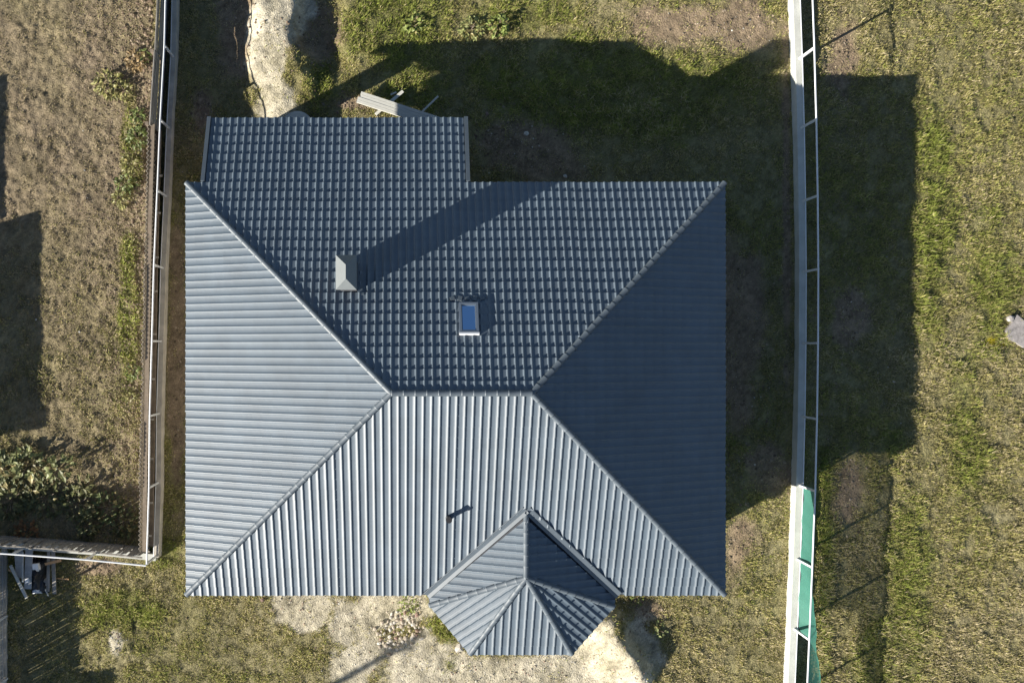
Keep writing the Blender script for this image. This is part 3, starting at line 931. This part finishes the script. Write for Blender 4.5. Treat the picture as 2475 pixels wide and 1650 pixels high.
# round concrete well cover half under the porch eave
wc = W(722, 314)
t = thing('well_ring', (wc.x, wc.y, 0), 'round pale concrete well ring peeping out under the porch eave', 'well')
MB().tube([(wc.x, wc.y, -0.2), (wc.x, wc.y, 0.34)], 0.47, 32).build('ring', M_conc_old, t)
MB().tube([(wc.x, wc.y, 0.34), (wc.x, wc.y, 0.42)], 0.50, 32).build('lid', M_concrete, t)

# timber stack behind the porch
def timber(name, a, b, w, h, mat_, label, group=None, cat='board'):
    o = MB().beam(a, b, w, h).build(name, mat_, None); return tag(o, label, cat, group)
A0, B0 = W(873, 237, 0.3), W(1075, 303, 0.3)
dirv = (B0 - A0).normalized(); side = Vector((-dirv.y, dirv.x, 0))
gz = tz(*((A0 + B0) / 2).to_2d())
for k in range(4):
    s = (k - 1.5) * 0.093
    e0 = random.uniform(-0.12, 0.05)
    lb = ('long pale board at the porch side edge of the board stack', 'long pale board second from the porch side in the board stack',
          'long pale board second from the garden side in the board stack', 'long pale board at the garden side edge of the board stack')[k]
    timber('board', A0 + side * s + dirv * e0 + Vector((0, 0, random.uniform(0, .02))), B0 + side * s + dirv * random.uniform(0, .4) + Vector((0, 0, random.uniform(0, .02))), 0.088, 0.10, M_wood_pale,
           lb, 'stacked boards behind the porch')
for (a, b, w, lb) in (((908, 277), (974, 221), 0.095, 'short pale bearer crossing under the left part of the board stack'),
                      ((1000, 290), (1059, 233), 0.055, 'thin pale bearer crossing under the right part of the board stack'),
                      ((944, 228), (958, 222), 0.05, 'tiny pale offcut lying in grass above the board stack')):
    pa_, pb_ = W(*a, 0.16), W(*b, 0.16)
    if 'offcut' in lb: pa_.z = pb_.z = 0.08
    timber('bearer' if 'bearer' in lb else 'offcut', pa_, pb_, w, 0.07, M_wood_pale, lb, cat='timber')

# junk heap at the lower left
def flat(name, cx, cy, w, l, rz, z, mat_, label, cat, h=0.03, tilt=(0, 0)):
    p = W(cx, cy, z); rot = Matrix.Rotation(rz, 3, 'Z') @ Matrix.Rotation(tilt[0], 3, 'X') @ Matrix.Rotation(tilt[1], 3, 'Y')
    return tag(MB().box(p, (w, l, h), rot=rot).build(name, mat_, None), label, cat)
flat('fibre_sheet', 47, 1362, 0.26, 0.9, 0.03, 0.30, M_slate, 'narrow grey sheet leaning at the left of the junk heap', 'sheet', tilt=(0.05, 0.1))
flat('fibre_sheet', 69, 1374, 0.24, 1.25, -0.02, 0.34, M_slate, 'long grey sheet beside the black tarpaulin in the junk heap', 'sheet', tilt=(-0.04, -0.08))
flat('batten', 55, 1370, 0.05, 0.95, 0.0, 0.40, M_wood_pale, 'pale thin batten lying on the grey sheets of the junk heap', 'batten', h=0.04)
flat('plank', 117, 1377, 0.10, 1.35, -0.02, 0.24, M_wood_grey, 'brown grey plank at the right side of the junk heap, left of its pair', 'plank')
flat('plank', 130, 1381, 0.12, 1.4, 0.03, 0.24, M_wood_grey, 'outermost brown grey plank at the right side of the junk heap', 'plank')
flat('plank', 128, 1358, 0.08, 0.52, -1.33, 0.34, M_wood_warm, 'short orange plank lying across the junk heap', 'plank', h=0.04)
flat('beam', 45, 1405, 0.085, 1.15, 0.46, 0.42, M_wood_pale, 'pale diagonal timber on the lower left of the junk heap', 'timber', h=0.06)
flat('offcut', 26, 1378, 0.06, 0.16, 1.2, 0.40, M_wood_warm, 'short yellowish offcut at the left end of the junk heap', 'timber', h=0.05)
flat('stick', 111, 1427, 0.035, 0.36, 0.45, 0.16, M_wood_pale, 'thin pale stick at the foot of the junk heap', 'stick', h=0.03)
flat('batten', 150, 1398, 0.04, 0.42, 1.5, 0.12, M_wood_warm, 'thin brown batten on the soil right of the junk heap', 'batten', h=0.03)
flat('white_tub', 87, 1368, 0.19, 0.18, 0.1, 0.60, M_white, 'small white tub on top of the black tarpaulin', 'tub', h=0.12)
flat('white_tub', 67, 1402, 0.13, 0.14, 0.2, 0.42, M_white, 'smaller white tub on the grey sheet at the heap foot', 'tub', h=0.12)
def crumple(name, cx, cy, w, l, h, mat_, label, cat, seed):
    m = MB(); n = 12; c = W(cx, cy); rr = np.random.default_rng(seed)
    g = np.linspace(-1, 1, n); X, Y = np.meshgrid(g, g, indexing='ij')
    Z = (1 - np.abs(X) ** 3) * (1 - np.abs(Y) ** 3) * h * (0.7 + 0.35 * fbm(X, Y, 0.55, 3, seed)) + 0.03
    ed = 1 + 0.16 * fbm(X, Y, 0.7, 2, seed + 3)
    vs = [(c.x + X[i, j] * w / 2 * ed[i, j], c.y + Y[i, j] * l / 2 * ed[i, j], Z[i, j] + tz(c.x, c.y)) for i in range(n) for j in range(n)]
    fs = [(i * n + j, (i + 1) * n + j, (i + 1) * n + j + 1, i * n + j + 1) for i in range(n - 1) for j in range(n - 1)]
    return tag(m.add(vs, fs).build(name, mat_, None), label, cat)
crumple('tarpaulin', 98, 1387, 0.55, 1.1, 0.55, M_tarp, 'crumpled black tarpaulin in the middle of the junk heap', 'tarpaulin', 4)
crumple('plastic_sheet', 93, 1424, 0.34, 0.22, 0.28, M_cloth, 'crumpled white plastic sheet at the foot of the black tarpaulin', 'plastic sheet', 5)
crumple('plastic_sheet', 104, 1366, 0.16, 0.26, 0.68, M_cloth, 'small white plastic scrap on the black tarpaulin by the orange plank', 'plastic sheet', 6)
crumple('sack', 113, 1406, 0.24, 0.34, 0.3, M_slate, 'grey sack beside the brown planks of the junk heap', 'sack', 8)

# ------------------------------------------------------------------ vegetation
def strips(name, P, D, L, Wd, lean, colr, mat_, label, bend=0.5):
    """blades: base points P(n,3), heading D (rad), length, width, lean (0 upright..1 flat)"""
    n = len(P)
    hx, hy = np.cos(D), np.sin(D)
    sxv, syv = -hy, hx
    l1 = lean * 0.6; l2 = np.clip(lean * 1.35, 0, 0.97)
    z1 = np.sqrt(1 - l1 ** 2); z2 = np.sqrt(1 - l2 ** 2)
    mid = P + np.stack([hx * l1, hy * l1, z1], 1) * (L * 0.5)[:, None]
    tip = mid + np.stack([hx * l2, hy * l2, z2], 1) * (L * 0.5)[:, None]
    s = np.stack([sxv, syv, np.zeros(n)], 1) * (Wd / 2)[:, None]
    V = np.stack([P - s, P + s, mid - s * 0.8, mid + s * 0.8, tip], 1).reshape(-1, 3)
    b = np.arange(n)[:, None] * 5
    q = (b + np.array([[0, 1, 3, 2]])); t = (b + np.array([[2, 3, 4]]))
    loops = np.concatenate([q, t], 1).ravel()
    starts = np.stack([np.arange(n) * 7, np.arange(n) * 7 + 4], 1).ravel()
    me = bpy.data.meshes.new(name)
    me.vertices.add(len(V)); me.vertices.foreach_set('co', V.ravel())
    me.loops.add(len(loops)); me.loops.foreach_set('vertex_index', loops.astype(np.int32))
    me.polygons.add(2 * n); me.polygons.foreach_set('loop_start', starts.astype(np.int32))
    a = me.attributes.new('tint', 'FLOAT_COLOR', 'POINT')
    c = np.repeat(np.concatenate([colr, np.ones((n, 1))], 1), 5, axis=0)
    a.data.foreach_set('color', c.ravel())
    me.materials.append(mat_); me.update(calc_edges=True)
    o = bpy.data.objects.new(name, me); link(o)
    return tag(o, label, kind='stuff')

def grass(name, x0, x1, y0, y1, dens, label, seed):
    r = np.random.default_rng(seed)
    n = int((x1 - x0) * (y1 - y0) * dens)
    x = r.uniform(x0, x1, n); y = r.uniform(y0, y1, n)
    # gather towards tuft centres
    sx, sy, n1, n2, n3, sand, soil, green, left, right = zones(x, y)
    clump = fbm(x, y, 0.30, 2, 41)
    d = (1 - 0.96 * sand) * (1 - 0.85 * soil) * (1 - 0.64 * left * (1 - green)) * np.clip(0.75 + 0.6 * clump + 0.1 * n1, 0.12, 1)
    k = r.random(n) < d
    inh = (x > XW + .6) & (x < XE - .6) & (y > YS + .6) & (y < YN - .6)
    porch = (x > -5.2) & (x < 1.6) & (y > 4) & (y < 6.4)
    wr = np.abs(x - np.interp(y, [t[0] for t in RT], [t[1] for t in RT])) < 0.13
    wl = np.abs(x - np.interp(y, [t[0] for t in LT], [t[1] for t in LT])) < 0.12
    k &= ~(inh | porch | wr | (wl & (y > -6.7)))
    x, y, n1, n2, n3, sand, soil, green, left, right, clump = [v[k] for v in (x, y, n1, n2, n3, sand, soil, green, left, right, clump)]
    n = len(x)
    z = terrain(x, y) - 0.01
    hgt = 0.075 + 0.05 * green + 0.025 * right - 0.035 * left * (1 - green) - 0.03 * soil
    L = hgt * r.uniform(0.6, 1.6, n) * (1 + 0.45 * clump)
    Wd = r.uniform(0.011, 0.024, n) * (1 + 0.3 * left)
    D = r.uniform(0, 2 * math.pi, n)
    lean = r.uniform(0.45, 0.93, n)
    base = np.tile(np.array([0.315, 0.285, 0.110]), (n, 1))
    straw = np.array([0.45, 0.385, 0.235]); gr = np.array([0.22, 0.252, 0.052]); dk = np.array([0.09, 0.09, 0.04])
    t = r.random(n)
    ps = np.clip(0.24 + 0.30 * n3 + 0.15 * n1 - 0.32 * green + 0.25 * left + 0.2 * soil, 0.03, 0.8)
    pg = np.clip(0.16 + 0.55 * green - 0.2 * n3, 0.04, 0.9)
    c = base.copy()
    m1 = t < ps; m2 = (~m1) & (r.random(n) < pg); m3 = r.random(n) < 0.07
    c[m1] = straw; c[m2] = gr; c[m3] = dk
    c = c * (1 - 0.55 * (left * (1 - green))[:, None]) + np.array([0.20, 0.155, 0.105]) * (0.55 * left * (1 - green))[:, None]
    c *= (r.uniform(0.7, 1.3, n) * (1 + 0.12 * n2 + 0.2 * clump))[:, None]
    return strips(name, np.stack([x, y, z], 1), D, L, Wd, lean, np.clip(c, 0.01, 0.8), M_grass, label)
grass('garden_grass', -7.6, 12.6, -13.5, 13.8, 1430, 'dry green and straw coloured grass around the house', 61)
grass('meadow_grass', 12.6, 23.0, -13.5, 13.8, 1400, 'yellow green meadow grass beyond the white wall', 62)
grass('field_grass', -15.0, -7.6, -6.2, 13.5, 1430, 'sparse low weeds on the brown field left of the fence', 63)
grass('verge_grass', -15.0, -7.6, -13.5, -6.2, 1430, 'rough green grass at the lower left corner', 64)

# gravel and crumbs
def pebbles(name, x, y, smin, smax, cols, label, seed, flat=1.0):
    r = np.random.default_rng(seed); n = len(x)
    bad = (x > XW + .6) & (x < XE - .6) & (y > YS + .6) & (y < YN - .6)
    x = x[~bad]; y = y[~bad]; n = len(x)
    z = terrain(x, y)
    s = smin + (smax - smin) * r.random(n) ** 3
    a = r.uniform(0, 6.28, n)
    ring = []
    for k in range(5):
        q = s * r.uniform(0.7, 1.25, n); t = a + k * 1.2566
        ring.append(np.stack([x + np.cos(t) * q, y + np.sin(t) * q, z - 0.004], 1))
    ap = np.stack([x + s * r.uniform(-.35, .35, n), y + s * r.uniform(-.35, .35, n), z + s * r.uniform(0.6, 1.2, n) * flat], 1)
    V = np.stack(ring + [ap], 1).reshape(-1, 3)
    b = np.arange(n)[:, None, None] * 6
    f = (b + np.array([[k, (k + 1) % 5, 5] for k in range(5)])[None]).reshape(-1, 3)
    me = bpy.data.meshes.new(name)
    me.vertices.add(len(V)); me.vertices.foreach_set('co', V.ravel())
    me.loops.add(f.size); me.loops.foreach_set('vertex_index', f.ravel().astype(np.int32))
    me.polygons.add(len(f)); me.polygons.foreach_set('loop_start', (np.arange(len(f)) * 3).astype(np.int32))
    c = np.array(cols)[r.integers(0, len(cols), n)] * r.uniform(0.65, 1.35, (n, 1))
    at = me.attributes.new('tint', 'FLOAT_COLOR', 'POINT')
    at.data.foreach_set('color', np.repeat(np.concatenate([c, np.ones((n, 1))], 1), 6, axis=0).ravel())
    me.materials.append(M_clod); me.update(calc_edges=True)
    o = bpy.data.objects.new(name, me); link(o)
    return tag(o, label, kind='stuff')
def around(lst, n, seed):
    r = np.random.default_rng(seed); e = np.array([q_[:4] for q_ in lst], dtype=float)[r.integers(0, len(lst), n)]
    sx = e[:, 0] + r.normal(0, 0.6, n) * e[:, 2]; sy = e[:, 1] + r.normal(0, 0.6, n) * e[:, 3]
    return (sx - NX) * H / F, (NY - sy) * H / F
C_PALE = [(0.42, 0.39, 0.33), (0.36, 0.31, 0.25), (0.30, 0.22, 0.17), (0.46, 0.45, 0.42)]
C_SOIL = [(0.17, 0.125, 0.09), (0.21, 0.16, 0.115), (0.13, 0.10, 0.07), (0.26, 0.21, 0.155)]
x_, y_ = around([e for e in SAND if e[1] > 1400] + [(1230, 1620, 150, 40)] * 3, 1500, 3)
pebbles('gravel', x_, y_, 0.006, 0.042, C_PALE, 'loose pale gravel scattered on the sand in front of the bay', 3)
x_, y_ = around([(200, 500, 200, 500), (2250, 800, 250, 700), (1270, 350, 120, 70), (2080, 900, 90, 200), (1750, 60, 150, 60), (1850, 1000, 60, 250)], 420, 5)
pebbles('scattered_pebbles', x_, y_, 0.01, 0.04, C_PALE, 'scattered pale pebbles in the grass and soil', 5)
rr_ = np.random.default_rng(9)
pebbles('field_clods', rr_.uniform(-13.4, -7.9, 15000), rr_.uniform(-6, 11.6, 15000), 0.010, 0.052, C_SOIL, 'brown clods of earth on the field left of the fence', 9, flat=0.8)
x_, y_ = around(SOIL, 5000, 10)
pebbles('soil_clods', x_, y_, 0.01, 0.06, C_SOIL, 'brown clods of earth on the bare soil around the house', 10, flat=0.8)

# leafy plants
def leaf_plant(name, cx, cy, rad, hgt, nleaf, lsize, tone, label, group, seed, cat='plant'):
    r = random.Random(seed)
    p0 = W(cx, cy); z0 = tz(p0.x, p0.y)
    t = thing(name, (p0.x, p0.y, z0), label, cat, group)
    vs = []; fs = []; cs = []
    st = MB()
    for k in range(max(3, nleaf // 14)):
        a = r.uniform(0, 6.28); q = r.uniform(0.1, 0.8) * rad
        st.tube([(p0.x, p0.y, z0 - 0.02), (p0.x + math.cos(a) * q * .5, p0.y + math.sin(a) * q * .5, z0 + hgt * .5), (p0.x + math.cos(a) * q, p0.y + math.sin(a) * q, z0 + hgt * .8)], 0.008, 5)
    st.build('stem', M_wood_dark, t)
    for k in range(nleaf):
        a = r.uniform(0, 6.28); q = math.sqrt(r.random()) * rad
        zz = z0 + hgt * (1 - (q / rad) ** 2 * 0.7) * r.uniform(0.25, 1.0)
        b = Vector((p0.x + math.cos(a) * q, p0.y + math.sin(a) * q, zz))
        d = a + r.gauss(0, 0.7); el = r.uniform(-0.5, 0.6); s = lsize * r.uniform(0.55, 1.3)
        f = Vector((math.cos(d) * math.cos(el), math.sin(d) * math.cos(el), math.sin(el)))
        sd = Vector((-math.sin(d), math.cos(d), r.uniform(-.4, .4))).normalized(); upv = f.cross(sd)
        w = s * r.uniform(0.22, 0.34)
        i0 = len(vs)
        vs += [b, b + f * s * .45 + sd * w + upv * w * .35, b + f * s - Vector((0, 0, s * .18)), b + f * s * .45 - sd * w + upv * w * .35, b + f * s * .5]
        fs += [(i0, i0 + 4, i0 + 1), (i0 + 1, i0 + 4, i0 + 2), (i0, i0 + 3, i0 + 4), (i0 + 3, i0 + 2, i0 + 4)]
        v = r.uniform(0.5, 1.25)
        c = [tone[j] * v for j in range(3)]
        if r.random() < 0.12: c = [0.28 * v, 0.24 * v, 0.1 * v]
        cs += [(*c, 1)] * 5
    o = MB().add(vs, fs).build('foliage', M_leaf, t)
    at = o.data.attributes.new('tint', 'FLOAT_COLOR', 'POINT')
    at.data.foreach_set('color', np.array(cs).ravel())
    return t
G1 = (0.16, 0.20, 0.06); G2 = (0.10, 0.15, 0.07); G3 = (0.24, 0.23, 0.08); G4 = (0.30, 0.21, 0.10)
weeds = [(265, 205, 0.42, 0.35, 130, 0.17, G3, 'largest yellowing weed clump on the brown field by the board fence'),
         (300, 222, 0.3, 0.25, 70, 0.15, G3, 'yellow green weed touching the right side of the largest clump'),
         (332, 150, 0.28, 0.3, 60, 0.17, G4, 'dry brown star shaped weed beside the board fence'),
         (352, 135, 0.2, 0.25, 36, 0.14, G1, 'small green weed pressed against the board fence, near the dry brown one'),
         (335, 285, 0.22, 0.3, 60, 0.15, G1, 'dark shaded weed by the lower end of the board fence'),
         (335, 335, 0.3, 0.35, 110, 0.16, G1, 'bright green weed clump at the start of the corrugated fence'),
         (318, 400, 0.3, 0.3, 90, 0.15, G3, 'pale leafy weed second below the corrugated fence start'),
         (305, 445, 0.3, 0.3, 80, 0.15, G1, 'leafy weed halfway between the bright clump and the lowest weed'),
         (293, 480, 0.25, 0.3, 60, 0.16, G3, 'lowest yellowish weed of the row along the corrugated fence'),
         (325, 900, 0.22, 0.2, 55, 0.12, G1, 'fresh green weed at the middle of the corrugated fence'),
         (318, 960, 0.16, 0.2, 30, 0.13, G3, 'small pale weed standing alone by the corrugated fence')]
for i, w in enumerate(weeds):
    leaf_plant('weed', w[0], w[1], w[2], w[3], w[4], w[5], w[6], w[7], 'weeds along the left fence', 100 + i, 'weed')
DK = (0.115, 0.125, 0.045)  # darker leaf tone: the shade over these bushes is put into the colour
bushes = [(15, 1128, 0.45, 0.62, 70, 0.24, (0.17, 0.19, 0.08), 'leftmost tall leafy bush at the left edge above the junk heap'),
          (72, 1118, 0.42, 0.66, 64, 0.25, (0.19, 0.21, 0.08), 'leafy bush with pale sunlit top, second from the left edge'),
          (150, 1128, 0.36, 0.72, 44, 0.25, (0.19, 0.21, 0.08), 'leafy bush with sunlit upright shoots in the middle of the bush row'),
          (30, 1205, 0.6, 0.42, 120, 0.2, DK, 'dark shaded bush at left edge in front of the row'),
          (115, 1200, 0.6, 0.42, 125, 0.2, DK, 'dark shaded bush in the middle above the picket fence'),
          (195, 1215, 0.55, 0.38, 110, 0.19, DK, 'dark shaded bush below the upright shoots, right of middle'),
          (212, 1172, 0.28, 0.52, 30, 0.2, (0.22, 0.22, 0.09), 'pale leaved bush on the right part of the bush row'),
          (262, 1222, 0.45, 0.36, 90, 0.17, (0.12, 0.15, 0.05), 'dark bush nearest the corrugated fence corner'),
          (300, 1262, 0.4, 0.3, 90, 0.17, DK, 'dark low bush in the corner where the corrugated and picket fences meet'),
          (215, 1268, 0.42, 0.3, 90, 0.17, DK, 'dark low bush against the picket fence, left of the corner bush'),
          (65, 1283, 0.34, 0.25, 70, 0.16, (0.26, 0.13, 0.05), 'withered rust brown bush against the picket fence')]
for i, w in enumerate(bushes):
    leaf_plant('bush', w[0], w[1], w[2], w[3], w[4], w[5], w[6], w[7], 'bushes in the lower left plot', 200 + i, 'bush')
for i, w in enumerate([(985, 1462, 0.3, 0.16, 80, 0.09, (0.2, 0.25, 0.05), 'bright green weed at the front eave left of the bay'),
                       (1538, 1447, 0.2, 0.15, 40, 0.09, (0.2, 0.25, 0.06), 'small green weed at the front eave right of the bay'),
                       (1592, 1520, 0.2, 0.3, 22, 0.16, (0.22, 0.25, 0.1), 'thistle like plant on the sand edge right of the bay'),
                       (1000, 60, 0.35, 0.3, 90, 0.16, (0.2, 0.24, 0.06), 'tall green weed among the grass above the porch'),
                       (1140, 66, 0.35, 0.35, 100, 0.16, (0.26, 0.28, 0.1), 'pale green weed at the upper edge of the house shadow'),
                       (1205, 60, 0.3, 0.45, 90, 0.16, (0.2, 0.25, 0.06), 'upright green weed just right of the pale one at the shadow edge')]):
    leaf_plant('weed', *w, 'weeds around the house', 300 + i, 'weed')
